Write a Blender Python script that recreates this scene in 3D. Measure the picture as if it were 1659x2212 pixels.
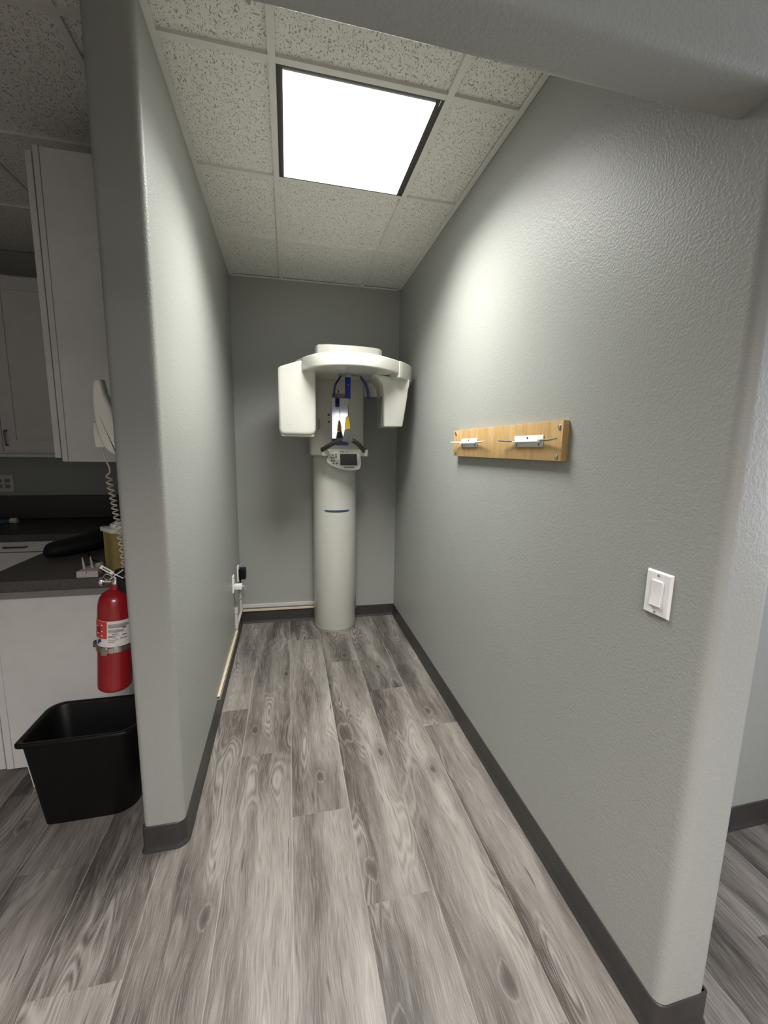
import bpy, bmesh, math, random
from mathutils import Vector, Matrix
random.seed(7)
PI = math.pi
for o in list(bpy.data.objects):
    bpy.data.objects.remove(o)
SC = bpy.context.scene
COL = SC.collection

# ------------------------------------------------------------------ camera
CAM = Vector((.03, -1.5779, 1.4405))
yaw, pit, rol, F = .2288, -.1506, .0177, 892.14
fwd = Vector((math.sin(yaw)*math.cos(pit), math.cos(yaw)*math.cos(pit), math.sin(pit)))
rgt = Vector((math.cos(yaw), -math.sin(yaw), 0))
upv = rgt.cross(fwd)
r2 = rgt*math.cos(rol)+upv*math.sin(rol)
u2 = -rgt*math.sin(rol)+upv*math.cos(rol)
cd = bpy.data.cameras.new('camera')
cd.sensor_fit = 'VERTICAL'
cd.sensor_height = 36.0
cd.lens = F/2212*36.0
cd.clip_start = .02
cam = bpy.data.objects.new('camera', cd)
COL.objects.link(cam)
M = Matrix.Identity(4)
for i in range(3):
    M[i][0], M[i][1], M[i][2], M[i][3] = r2[i], u2[i], -fwd[i], CAM[i]
cam.matrix_world = M
SC.camera = cam

# ------------------------------------------------------------------ world, lights, exposure
vs = SC.view_settings
vs.view_transform = 'Standard'
vs.look = 'None'
vs.gamma = 1
vs.use_curve_mapping = False
vs.exposure = 0.06
W = bpy.data.worlds.new('world')
SC.world = W
W.use_nodes = True
W.node_tree.nodes['Background'].inputs[0].default_value = (.75, .85, 1, 1)
W.node_tree.nodes['Background'].inputs[1].default_value = .3

ALCOVE_W = 32.0
ALCOVE_SPREAD = 130
ALCOVE_DIFFUSE = 4.0
HALL_W = 120.0
ADDED_WINDOW_STRENGTH = 2.0

def area(name, loc, sx, sy, power, color, spread=180, rot=(0, 0, 0)):
    l = bpy.data.lights.new(name, 'AREA')
    l.shape = 'RECTANGLE'
    l.size, l.size_y = sx, sy
    l.energy = power
    l.color = color
    l.spread = math.radians(spread)
    o = bpy.data.objects.new(name, l)
    o.location = loc
    o.rotation_euler = rot
    COL.objects.link(o)
    return o

CEIL = 2.675
area('alcove_lamp', (.3045, .307, CEIL-.006), .54, .55, ALCOVE_W, (1, .99, .945), ALCOVE_SPREAD)
area('added_hall_lamp', (-.05, -3.0, CEIL-.012), 1.1, .5, HALL_W, (1, .93, .91), 136)  # unseen lamp, added to light the hallway side

# ------------------------------------------------------------------ material helpers
MATS = {}
def mat(name, col, rough=.5, metal=0, spec=.5, coat=0, trans=0, ior=1.45, alpha=1):
    if name in MATS:
        return MATS[name]
    m = bpy.data.materials.new(name)
    m.use_nodes = True
    b = m.node_tree.nodes['Principled BSDF']
    b.inputs['Base Color'].default_value = (*col, 1)
    b.inputs['Roughness'].default_value = rough
    b.inputs['Metallic'].default_value = metal
    b.inputs['Specular IOR Level'].default_value = spec
    b.inputs['Coat Weight'].default_value = coat
    b.inputs['Transmission Weight'].default_value = trans
    b.inputs['IOR'].default_value = ior
    b.inputs['Alpha'].default_value = alpha
    MATS[name] = m
    return m

class NT:
    def __init__(s, m):
        s.t = m.node_tree
        s.b = s.t.nodes['Principled BSDF']
    def n(s, kind, **kw):
        nd = s.t.nodes.new('ShaderNode'+kind)
        for k, v in kw.items():
            if k in nd.inputs:
                nd.inputs[k].default_value = v
            else:
                setattr(nd, k, v)
        return nd
    def l(s, a, b):
        s.t.links.new(a, b)
    def math(s, op, a, b=None, c=None, clamp=False):
        nd = s.t.nodes.new('ShaderNodeMath')
        nd.operation = op
        nd.use_clamp = clamp
        for i, v in enumerate((a, b, c)):
            if v is None:
                continue
            if isinstance(v, (int, float)):
                nd.inputs[i].default_value = v
            else:
                s.l(v, nd.inputs[i])
        return nd.outputs[0]
    def mix(s, fac, a, b, blend='MIX'):
        nd = s.t.nodes.new('ShaderNodeMix')
        nd.data_type = 'RGBA'
        nd.blend_type = blend
        for key, v in ((0, fac), (6, a), (7, b)):
            if isinstance(v, (int, float)):
                nd.inputs[key].default_value = v
            elif isinstance(v, tuple):
                nd.inputs[key].default_value = (*v, 1)
            else:
                s.l(v, nd.inputs[key])
        return nd.outputs[2]
    def ramp(s, fac, stops, interp='LINEAR'):
        nd = s.t.nodes.new('ShaderNodeValToRGB')
        cr = nd.color_ramp
        cr.interpolation = interp
        while len(cr.elements) < len(stops):
            cr.elements.new(.5)
        for e, (p, c) in zip(cr.elements, stops):
            e.position = p
            e.color = (*c, 1) if isinstance(c, tuple) else (c, c, c, 1)
        s.l(fac, nd.inputs[0])
        return nd.outputs[0]
    def bump(s, h, strength, dist):
        nd = s.n('Bump')
        nd.inputs['Strength'].default_value = strength
        nd.inputs['Distance'].default_value = dist
        s.l(h, nd.inputs['Height'])
        s.l(nd.outputs[0], s.b.inputs['Normal'])

def wall_mat():
    m = mat('wall_paint', (.352, .362, .338), .42, spec=.35)
    k = NT(m)
    tc = k.n('TexCoord')
    n1 = k.n('TexNoise', Scale=150.0, Detail=2.0, Roughness=.5)
    n2 = k.n('TexNoise', Scale=70.0, Detail=2.0)
    n3 = k.n('TexNoise', Scale=1.3, Detail=2.0)
    for n in (n1, n2, n3):
        k.l(tc.outputs['Object'], n.inputs['Vector'])
    h = k.math('ADD', k.ramp(n1.outputs[0], [(.42, 0.0), (.62, 1.0)]), k.math('MULTIPLY', n2.outputs[0], 1.2))
    k.bump(h, .30, .001)
    c = k.ramp(n3.outputs[0], [(.3, (.332, .342, .318)), (.7, (.357, .367, .342))])
    k.l(c, k.b.inputs['Base Color'])
    return m
WALL = wall_mat()

def tile_mat():
    m = mat('ceiling_tile', (.72, .70, .64), .85, spec=.1)
    k = NT(m)
    tc = k.n('TexCoord')
    mp = k.n('Mapping')
    k.l(tc.outputs['Object'], mp.inputs['Vector'])
    mp.inputs['Scale'].default_value = (1.0, .62, 1)
    wn = k.n('TexNoise', Scale=30.0, Detail=1.0)
    k.l(mp.outputs[0], wn.inputs['Vector'])
    warped = k.mix(.035, mp.outputs[0], wn.outputs['Color'], 'ADD')
    n1 = k.n('TexNoise', Scale=210.0, Detail=1.0, Roughness=.5)
    k.l(warped, n1.inputs['Vector'])
    n2 = k.n('TexNoise', Scale=60.0, Detail=2.0)
    k.l(tc.outputs['Object'], n2.inputs['Vector'])
    holes = k.ramp(k.math('ADD', n1.outputs[0], k.math('MULTIPLY', n2.outputs[0], .25)), [(.47, 1.0), (.53, 0.0)])
    n3 = k.n('TexNoise', Scale=400.0, Detail=1.0)
    k.l(tc.outputs['Object'], n3.inputs['Vector'])
    base = k.ramp(n3.outputs[0], [(.3, (.80, .79, .74)), (.7, (.89, .88, .83))])
    c = k.mix(holes, base, (.42, .41, .38))
    k.l(c, k.b.inputs['Base Color'])
    k.bump(k.math('SUBTRACT', k.math('MULTIPLY', n3.outputs[0], .3), holes), .6, .003)
    return m
TILE = tile_mat()

KNOTS = [(-.159, .452, .020), (-.006, .982, .020), (.147, .069, .022), (.441, .171, .018), (.284, -.370, .021), (.649, .008, .016),
         (.593, -.745, .024), (-.244, -.418, .022), (.392, 1.142, .022), (.282, -.79, .022), (.771, .412, .024), (.596, .934, .020), (-.977, .052, .022)]

def floor_mat():
    m = mat('vinyl_plank', (.4, .38, .35), .42, spec=.4)
    k = NT(m)
    uv = k.n('UVMap')
    uv.uv_map = 'plank'
    sp = k.n('SeparateXYZ')
    k.l(uv.outputs[0], sp.inputs[0])
    U, V = sp.outputs[0], sp.outputs[1]          # U 0..1 across, V metres along
    at = k.n('Attribute')
    at.attribute_name = 'seed'
    sd = k.n('SeparateColor')
    k.l(at.outputs['Color'], sd.inputs[0])
    x = k.math('ADD', k.math('MULTIPLY', U, .2275), k.math('MULTIPLY', sd.outputs[0], 13.0))
    y = k.math('ADD', V, k.math('MULTIPLY', sd.outputs[1], 37.0))
    def vec(sx, sy):
        c = k.n('CombineXYZ')
        k.l(k.math('MULTIPLY', x, sx), c.inputs[0])
        k.l(k.math('MULTIPLY', y, sy), c.inputs[1])
        return c.outputs[0]
    # slow warp of the grain around knots
    wn = k.n('TexNoise', Scale=1.0, Detail=2.0)
    k.l(vec(7, 3.2), wn.inputs['Vector'])
    warp = k.math('MULTIPLY', k.math('SUBTRACT', wn.outputs[0], .5), .055)
    xw = k.math('ADD', x, warp)
    def vecw(sx, sy):
        c = k.n('CombineXYZ')
        k.l(k.math('MULTIPLY', xw, sx), c.inputs[0])
        k.l(k.math('MULTIPLY', y, sy), c.inputs[1])
        return c.outputs[0]
    big = k.n('TexNoise', Scale=1.0, Detail=3.0, Roughness=.55)
    k.l(vecw(7.5, .85), big.inputs['Vector'])
    mid = k.n('TexNoise', Scale=1.0, Detail=4.0, Roughness=.6)
    k.l(vecw(42, 3.0), mid.inputs['Vector'])
    fine = k.n('TexNoise', Scale=1.0, Detail=3.0, Roughness=.6)
    k.l(vecw(420, 11), fine.inputs['Vector'])
    # cathedral figure: contour lines of a stretched noise
    cn = k.n('TexNoise', Scale=1.0, Detail=1.0)
    k.l(vecw(10, 1.3), cn.inputs['Vector'])
    rings = k.math('SINE', k.math('MULTIPLY', cn.outputs[0], 150.0))
    rings = k.math('MULTIPLY', k.math('ADD', rings, 1.0), .5)
    ringmask = k.ramp(cn.outputs[0], [(.52, 0.0), (.62, 1.0)])
    # plank profile: dark heart, pale edges
    v = k.math('ADD', k.math('MULTIPLY', big.outputs[0], .90), k.math('MULTIPLY', mid.outputs[0], .24))
    v = k.math('ADD', v, k.math('MULTIPLY', k.math('SUBTRACT', U, .5), .10))
    v = k.math('ADD', v, k.math('MULTIPLY', k.math('SUBTRACT', sd.outputs[2], .5), .07))
    base = k.ramp(v, [(.40, (.040, .034, .029)), (.49, (.085, .075, .066)), (.57, (.15, .135, .121)), (.66, (.215, .197, .179)), (.78, (.295, .275, .252))])
    c = k.mix(k.math('MULTIPLY', k.ramp(fine.outputs[0], [(.47, 0.0), (.64, 1.0)]), .30), base, (.42, .395, .36))
    c = k.mix(k.math('MULTIPLY', k.ramp(fine.outputs[0], [(.34, 1.0), (.50, 0.0)]), .35), c, (.07, .06, .052))
    c = k.mix(k.math('MULTIPLY', k.math('MULTIPLY', rings, ringmask), .45), c, (.42, .395, .365))
    # cracks
    cr = k.n('TexNoise', Scale=1.0, Detail=2.0, Roughness=.5)
    k.l(vecw(65, 5.0), cr.inputs['Vector'])
    crack = k.ramp(cr.outputs[0], [(.25, 1.0), (.335, 0.0)])
    c = k.mix(k.math('MULTIPLY', crack, .75), c, (.05, .043, .038))
    # knots at the places the boards show them, plus a few strays
    tcf = k.n('TexCoord')
    so = k.n('SeparateXYZ')
    k.l(tcf.outputs['Object'], so.inputs[0])
    kx = k.math('ADD', so.outputs[0], k.math('MULTIPLY', k.math('SUBTRACT', mid.outputs[0], .5), .030))
    ky = k.math('ADD', so.outputs[1], k.math('MULTIPLY', k.math('SUBTRACT', wn.outputs[0], .5), .08))
    best = None
    for (ax, ay, rr_) in KNOTS:
        dx = k.math('MULTIPLY', k.math('SUBTRACT', kx, ax), 1.5/rr_)
        dy = k.math('MULTIPLY', k.math('SUBTRACT', ky, ay), .75/rr_)
        q = k.math('ADD', k.math('MULTIPLY', dx, dx), k.math('MULTIPLY', dy, dy))
        best = q if best is None else k.math('MINIMUM', best, q)
    vo = k.n('TexVoronoi', Scale=1.0)
    vo.feature = 'F1'
    k.l(vec(2.2, .9), vo.inputs['Vector'])
    stray = k.math('MULTIPLY', vo.outputs['Distance'], 1.2)
    dn = k.math('MINIMUM', k.math('MULTIPLY', k.math('SQRT', best), .07), stray)
    dn = k.math('ADD', dn, k.math('MULTIPLY', k.math('SUBTRACT', mid.outputs[0], .5), .16))
    halo = k.ramp(dn, [(.06, 1.0), (.30, 0.0)])
    core = k.ramp(dn, [(.02, 1.0), (.075, 0.0)])
    ring = k.ramp(dn, [(.075, 0.0), (.09, 1.0), (.11, 0.0)])
    c = k.mix(k.math('MULTIPLY', halo, .60), c, (.075, .065, .057))
    c = k.mix(k.math('MULTIPLY', ring, .28), c, (.38, .355, .325))
    c = k.mix(k.math('MULTIPLY', core, .6), c, (.045, .038, .034))
    # bevelled long seams, with the light their edges catch painted as pale lines
    edge = k.math('MINIMUM', U, k.math('SUBTRACT', 1.0, U))
    seam = k.ramp(edge, [(.003, 1.0), (.010, 0.0)])
    c = k.mix(k.math('MULTIPLY', seam, .45), c, (.40, .375, .345))
    k.l(c, k.b.inputs['Base Color'])
    k.bump(k.math('ADD', fine.outputs[0], k.math('MULTIPLY', seam, -1.5)), .18, .001)
    rr = k.math('ADD', k.math('MULTIPLY', fine.outputs[0], .2), .36)
    k.l(rr, k.b.inputs['Roughness'])
    return m
FLOOR = floor_mat()

def maple_mat():
    m = mat('maple', (.52, .34, .155), .38, spec=.4)
    k = NT(m)
    tc = k.n('TexCoord')
    mp = k.n('Mapping')
    mp.inputs['Scale'].default_value = (9, 9, 1.6)
    k.l(tc.outputs['Object'], mp.inputs['Vector'])
    n1 = k.n('TexNoise', Scale=3.0, Detail=5.0, Roughness=.6)
    k.l(mp.outputs[0], n1.inputs['Vector'])
    mp2 = k.n('Mapping')
    mp2.inputs['Scale'].default_value = (120, 120, 9)
    k.l(tc.outputs['Object'], mp2.inputs['Vector'])
    n2 = k.n('TexNoise', Scale=3.0, Detail=2.0)
    k.l(mp2.outputs[0], n2.inputs['Vector'])
    v = k.math('ADD', n1.outputs[0], k.math('MULTIPLY', k.math('SUBTRACT', n2.outputs[0], .5), .35))
    c = k.ramp(v, [(.3, (.42, .26, .105)), (.55, (.53, .345, .155)), (.75, (.60, .41, .20))])
    k.l(c, k.b.inputs['Base Color'])
    return m
MAPLE = maple_mat()

def counter_mat():
    m = mat('counter_laminate', (.075, .068, .062), .38, spec=.4)
    k = NT(m)
    tc = k.n('TexCoord')
    n1 = k.n('TexNoise', Scale=160.0, Detail=3.0)
    k.l(tc.outputs['Object'], n1.inputs['Vector'])
    c = k.ramp(n1.outputs[0], [(.3, (.058, .052, .048)), (.7, (.098, .09, .083))])
    k.l(c, k.b.inputs['Base Color'])
    return m
COUNTER = counter_mat()

def speck(name, col, rough, amt=.06, scale=60, **kw):
    m = mat(name, col, rough, **kw)
    k = NT(m)
    tc = k.n('TexCoord')
    n1 = k.n('TexNoise', Scale=float(scale), Detail=2.0)
    k.l(tc.outputs['Object'], n1.inputs['Vector'])
    lo = tuple(max(0, c*(1-amt)) for c in col)
    hi = tuple(min(1, c*(1+amt)) for c in col)
    k.l(k.ramp(n1.outputs[0], [(.3, lo), (.7, hi)]), k.b.inputs['Base Color'])
    return m
CABWHITE = speck('cabinet_white', (.62, .60, .585), .5, .03, 12)
BASE = speck('cove_base_vinyl', (.042, .038, .036), .42, .1, 30)
TBAR = speck('grid_white', (.76, .75, .71), .45, .03, 20)
MACH = speck('machine_cream', (.60, .597, .545), .25, .02, 8, coat=.3)
MACH2 = speck('machine_carriage_shaded', (.41, .405, .355), .35, .02, 8)  # cream darkened to carry the shade the disc throws on the carriage
WHITEPL = speck('white_plastic', (.80, .80, .78), .35, .02, 20)
SWITCHW = speck('switch_white', (.84, .83, .82), .3, .02, 20)
BLACKPL = speck('black_plastic', (.0045, .0045, .0045), .42, .2, 90, spec=.3)
BLACKSOFT = speck('black_fabric', (.006, .006, .007), .7, .3, 200)
RED = speck('red_paint', (.26, .008, .012), .28, .06, 10, coat=.4)
STEEL = speck('steel', (.55, .53, .49), .32, .08, 60, metal=1.0)
CHROME = mat('chrome', (.8, .79, .76), .14, 1.0)
DARKMET = speck('dark_metal', (.12, .11, .10), .35, .1, 60, metal=.8)
FRAMEDK = mat('troffer_shadow_frame', (.045, .042, .036), .5)
BLUE = mat('blue_rod', (.004, .014, .17), .35, spec=.3)
BLUEDK = mat('navy_rod', (.012, .02, .085), .35)
BLUELABEL = mat('blue_label', (.04, .06, .18), .4)
CLEAR = mat('clear_acrylic', (.55, .57, .60), .12, trans=.75, ior=1.3)
YELLOW = mat('yellow_tip', (.72, .47, .02), .4)
GREYRUB = speck('grey_rubber', (.05, .053, .047), .42, .08, 60)
BITE = speck('bite_grey', (.09, .09, .08), .45, .06, 40)
GREYPL = speck('grey_plastic', (.24, .235, .21), .4, .05, 40)
SCREEN = mat('dark_screen', (.022, .024, .021), .2)
MIRROR = mat('mirror', (.88, .86, .86), .06, 1.0)
BUTTON = mat('grey_button', (.12, .12, .12), .5)
PRINT = mat('grey_print', (.13, .12, .11), .6)
BROWNPR = mat('brown_print', (.16, .12, .09), .6)
LABELW = mat('paper_label', (.66, .64, .62), .5)
LABELR = mat('red_print', (.48, .05, .05), .5)
LABELB = mat('blue_print', (.03, .035, .16), .5)
BANDBLUE = mat('slate_blue_band', (.05, .08, .15), .35)
SHARPS = speck('sharps_yellow', (.34, .27, .10), .5, .05, 20)
STONE = speck('stone_tray', (.46, .42, .38), .8, .1, 80)
RACEW = speck('raceway_white', (.60, .57, .54), .4, .04, 20)
RACEC = speck('raceway_cream', (.66, .58, .44), .4, .04, 20)
TUBEB = mat('blue_tube', (.05, .11, .16), .4)
CORDW = mat('cord_cream', (.62, .56, .46), .4)
CORDG = mat('cord_grey', (.40, .39, .36), .45)
PHONEW = speck('phone_white', (.80, .77, .71), .18, .02, 20, coat=.4)
WOODRAW = mat('raw_edge', (.50, .43, .34), .7)

def emis(name, col, s):
    m = bpy.data.materials.new(name)
    m.use_nodes = True
    nt = m.node_tree
    nt.nodes.clear()
    e = nt.nodes.new('ShaderNodeEmission')
    o = nt.nodes.new('ShaderNodeOutputMaterial')
    e.inputs[0].default_value = (*col, 1)
    e.inputs[1].default_value = s
    nt.links.new(e.outputs[0], o.inputs[0])
    return m
LAMP = emis('lamp_lens', (1, .99, .97), ALCOVE_DIFFUSE)
HALLGLOW = emis('added_hall_lens', (1, .95, .95), 4)  # glow of the added hallway light
GLOW_SIDE = emis('added_side_glow', (.80, .87, 1.0), 7.5)  # glow added out of view to light the right wall's end
GLOW = emis('added_window_glow', (.80, .87, 1.0), ADDED_WINDOW_STRENGTH)  # glow added behind the camera to brighten the mirror

# ------------------------------------------------------------------ object helpers
def smooth(me, ang=40):
    for p in me.polygons:
        p.use_smooth = True
    me.set_sharp_from_angle(angle=math.radians(ang))

def rootloc(p):
    v = Vector((0, 0, 0))
    while p is not None:
        v += p.location
        p = p.parent
    return v

def obj(name, bm, m, parent=None, ang=40, recalc=True):
    if recalc:
        bmesh.ops.recalc_face_normals(bm, faces=bm.faces)
    if parent is not None:
        bmesh.ops.translate(bm, verts=bm.verts, vec=-rootloc(parent))
    me = bpy.data.meshes.new(name)
    bm.to_mesh(me)
    bm.free()
    ms = m if isinstance(m, (list, tuple)) else [m]
    for x in ms:
        me.materials.append(x)
    smooth(me, ang)
    o = bpy.data.objects.new(name, me)
    COL.objects.link(o)
    if parent is not None:
        o.parent = parent
    return o

def tag(o, label=None, cat=None, group=None, kind=None):
    if label: o['label'] = label
    if cat: o['category'] = cat
    if group: o['group'] = group
    if kind: o['kind'] = kind
    return o

def thing(name, loc, label, cat, group=None):
    o = bpy.data.objects.new(name, None)
    o.empty_display_size = .05
    COL.objects.link(o)
    o.location = loc
    return tag(o, label, cat, group)

def struct(name, bm, m, parent=None, **k):
    o = obj(name, bm, m, parent, **k)
    if parent is None:
        o['kind'] = 'structure'
    return o

def NB():
    return bmesh.new()

def merge(bm, other, mtx=None, mi=0):
    me = bpy.data.meshes.new('tmp')
    for f in other.faces:
        f.material_index = mi
    if mtx is not None:
        other.transform(mtx)
    other.to_mesh(me)
    other.free()
    bm.from_mesh(me)
    bpy.data.meshes.remove(me)
    return bm

def box(x0, x1, y0, y1, z0, z1, bev=0, seg=3, bm=None, mtx=None, mi=0, only=None):
    t = bmesh.new()
    bmesh.ops.create_cube(t, size=1)
    bmesh.ops.scale(t, vec=(x1-x0, y1-y0, z1-z0), verts=t.verts)
    bmesh.ops.translate(t, vec=((x0+x1)/2, (y0+y1)/2, (z0+z1)/2), verts=t.verts)
    if bev:
        es = list(t.edges)
        if only == 'z':
            es = [e for e in es if abs(e.verts[0].co.z-e.verts[1].co.z) > 1e-6]
        bmesh.ops.bevel(t, geom=es, offset=bev, segments=seg, affect='EDGES', profile=.5)
    if bm is None:
        bm = bmesh.new()
    return merge(bm, t, mtx, mi)

def prism(pts, axis, a, b, bev=0, seg=2, bm=None, mi=0, mtx=None, smoothbev=None):
    """extrude polygon pts along axis from a to b. axis x: pts=(y,z); y: (x,z); z: (x,y)"""
    t = bmesh.new()
    def P(p, v):
        return {'x': (v, p[0], p[1]), 'y': (p[0], v, p[1]), 'z': (p[0], p[1], v)}[axis]
    A = [t.verts.new(P(p, a)) for p in pts]
    B = [t.verts.new(P(p, b)) for p in pts]
    n = len(pts)
    t.faces.new(A)
    t.faces.new(B[::-1])
    for i in range(n):
        t.faces.new((A[i], A[(i+1) % n], B[(i+1) % n], B[i]))
    bmesh.ops.recalc_face_normals(t, faces=t.faces)
    if bev:
        caps = set(t.faces[:2])
        t.faces.ensure_lookup_table()
        es = list(t.faces[0].edges)+list(t.faces[1].edges)
        if bev < 0:
            es = list(t.edges)
        bmesh.ops.bevel(t, geom=es, offset=abs(bev), segments=seg, affect='EDGES', profile=.5)
    if bm is None:
        bm = bmesh.new()
    return merge(bm, t, mtx, mi)

def lathe(prof, seg=32, bm=None, mtx=None, mi=0, a0=0, a1=2*PI):
    """prof list of (r,z) from bottom to top"""
    t = bmesh.new()
    full = abs(a1-a0-2*PI) < 1e-6
    n = seg if full else seg+1
    rings = []
    for r, z in prof:
        if r < 1e-6:
            rings.append([t.verts.new((0, 0, z))])
        else:
            rings.append([t.verts.new((r*math.cos(a0+(a1-a0)*i/seg), r*math.sin(a0+(a1-a0)*i/seg), z)) for i in range(n)])
    for q in range(len(rings)-1):
        A, B = rings[q], rings[q+1]
        for i in range(seg):
            j = (i+1) % n
            if len(A) == 1 and len(B) == 1:
                continue
            if len(A) == 1:
                t.faces.new((A[0], B[j], B[i]))
            elif len(B) == 1:
                t.faces.new((A[i], A[j], B[0]))
            else:
                t.faces.new((A[i], A[j], B[j], B[i]))
    if bm is None:
        bm = bmesh.new()
    return merge(bm, t, mtx, mi)

def T(x, y, z):
    return Matrix.Translation((x, y, z))
def RX(a): return Matrix.Rotation(a, 4, 'X')
def RY(a): return Matrix.Rotation(a, 4, 'Y')
def RZ(a): return Matrix.Rotation(a, 4, 'Z')

def catmull(pts, n=8):
    P = [Vector(p) for p in pts]
    P = [P[0]*2-P[1]]+P+[P[-1]*2-P[-2]]
    out = []
    for i in range(1, len(P)-2):
        for s in range(n):
            t = s/n
            a, b, c, d = P[i-1], P[i], P[i+1], P[i+2]
            out.append(.5*((2*b)+(-a+c)*t+(2*a-5*b+4*c-d)*t*t+(-a+3*b-3*c+d)*t**3))
    out.append(P[-2].copy())
    return out

def tube(pts, r, seg=10, bm=None, mi=0, flat=None, caps=True):
    """tube along pts; r float or list; flat=(scale_u, scale_v, refvector)"""
    pts = [Vector(p) for p in pts]
    t = bmesh.new()
    rs = r if isinstance(r, (list, tuple)) else [r]*len(pts)
    tan = []
    for i in range(len(pts)):
        a = pts[max(0, i-1)]
        b = pts[min(len(pts)-1, i+1)]
        tan.append((b-a).normalized())
    ref = Vector(flat[2]) if flat else (Vector((0, 0, 1)) if abs(tan[0].z) < .9 else Vector((1, 0, 0)))
    u = (ref-tan[0]*ref.dot(tan[0])).normalized()
    rings = []
    for i, p in enumerate(pts):
        u = (u-tan[i]*u.dot(tan[i])).normalized()
        v = tan[i].cross(u)
        su, sv = (flat[0], flat[1]) if flat else (1, 1)
        rings.append([t.verts.new(p+u*math.cos(2*PI*k/seg)*rs[i]*su+v*math.sin(2*PI*k/seg)*rs[i]*sv) for k in range(seg)])
    for A, B in zip(rings, rings[1:]):
        for i in range(seg):
            j = (i+1) % seg
            t.faces.new((A[i], A[j], B[j], B[i]))
    if caps:
        t.faces.new(rings[0][::-1])
        t.faces.new(rings[-1])
    if bm is None:
        bm = bmesh.new()
    return merge(bm, t, None, mi)

def sweep(path, prof, bm=None):
    """plan path (x,y); prof=(offset to the right of heading, z)"""
    t = bmesh.new()
    P = [Vector((p[0], p[1])) for p in path]
    rings = []
    for i, p in enumerate(P):
        d1 = (P[i]-P[i-1]).normalized() if i else None
        d2 = (P[i+1]-P[i]).normalized() if i < len(P)-1 else None
        if d1 is None: d1 = d2
        if d2 is None: d2 = d1
        n1 = Vector((d1.y, -d1.x))
        n2 = Vector((d2.y, -d2.x))
        n = (n1+n2)
        n = n/max(.3, n.dot(n1))
        rings.append([t.verts.new((p.x+n.x*o, p.y+n.y*o, z)) for o, z in prof])
    k = len(prof)
    for A, B in zip(rings, rings[1:]):
        for i in range(k):
            j = (i+1) % k
            t.faces.new((A[i], A[j], B[j], B[i]))
    t.faces.new(rings[0][::-1])
    t.faces.new(rings[-1])
    if bm is None:
        bm = bmesh.new()
    return merge(bm, t)

def arc(cx, cy, r, a0, a1, n=8):
    return [(cx+r*math.cos(math.radians(a0+(a1-a0)*i/n)), cy+r*math.sin(math.radians(a0+(a1-a0)*i/n))) for i in range(n+1)]

def text(name, body, size, mtx, m, parent, depth=.0004):
    cu = bpy.data.curves.new('t', 'FONT')
    cu.body = body
    cu.size = size
    cu.extrude = depth
    cu.align_x = 'CENTER'
    cu.align_y = 'CENTER'
    to = bpy.data.objects.new('t', cu)
    COL.objects.link(to)
    dg = bpy.context.evaluated_depsgraph_get()
    me = bpy.data.meshes.new_from_object(to.evaluated_get(dg))
    bpy.data.objects.remove(to)
    bm = bmesh.new()
    bm.from_mesh(me)
    bpy.data.meshes.remove(me)
    bm.transform(mtx)
    return obj(name, bm, m, parent, recalc=False)

# ================================================================== THE SETTING
PW = .2275
SEAM0 = .022
bm = bmesh.new()
uvl = bm.loops.layers.uv.new('plank')
cl = bm.loops.layers.float_color.new('seed')
X0, X1, Y0, Y1 = -2.75, 2.65, -4.3, 1.95
LEN = 1.54
k0 = math.floor((X0-SEAM0)/PW)
k1 = math.ceil((X1-SEAM0)/PW)
for k in range(k0, k1):
    xa, xb = SEAM0+k*PW, SEAM0+(k+1)*PW
    off = (.64-.375*(k+2))
    j = math.floor((Y0-off)/LEN)
    while off+j*LEN < Y1:
        ya, yb = off+j*LEN, off+(j+1)*LEN
        ca, cb = max(xa, X0), min(xb, X1)
        da, db = max(ya, Y0), min(yb, Y1)
        if cb > ca and db > da:
            vsx = [bm.verts.new(c) for c in ((ca, da, 0), (cb, da, 0), (cb, db, 0), (ca, db, 0))]
            f = bm.faces.new(vsx)
            rnd = random.Random(k*131+j*17+5)
            s = (rnd.random(), rnd.random(), rnd.random(), 1)
            for lp in f.loops:
                c = lp.vert.co
                lp[uvl].uv = ((c.x-xa)/PW, c.y-ya)
                lp[cl] = s
        j += 1
# sub-floor slab so the floor has thickness
box(X0, X1, Y0, Y1, -.06, -.002, bm=bm)
struct('floor', bm, FLOOR, recalc=False)

# ceiling: mineral-fibre tiles + grid
bm = box(-2.75, 2.65, -4.3, 1.95, CEIL+.010, CEIL+.05)
ceil = struct('ceiling', bm, TILE)
G = .6096
bm = NB()
def bar(x0, x1, y0, y1, b):
    box(x0, x1, y0, y1, CEIL-.001, CEIL+.012, bm=b)
for kx in range(-4, 5):
    if kx*G < 2.6:
        bar(kx*G-.012, kx*G+.012, -4.2, 1.82, bm)
for ky in range(-7, 3):
    for kx in range(-5, 5):
        xa, xb = kx*G+.0121, (kx+1)*G-.0121
        bar(max(xa, -2.7), min(xb, 2.6), ky*G-.012, ky*G+.012, bm)
obj('ceiling_grid', bm, TBAR, ceil)
bm = NB()
def angle(pts, w=.022):
    sweep(pts, [(0, CEIL-.0015), (w, CEIL-.0015), (w, CEIL+.003), (0, CEIL+.003)], bm)
angle([(-.357, -.12), (-.3643, 1.80)])
angle([(.9115, 1.78), (.890, -.80)])
angle([(-.36, 1.826), (.91, 1.787)])
obj('wall_angle', bm, TBAR, ceil)

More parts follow.
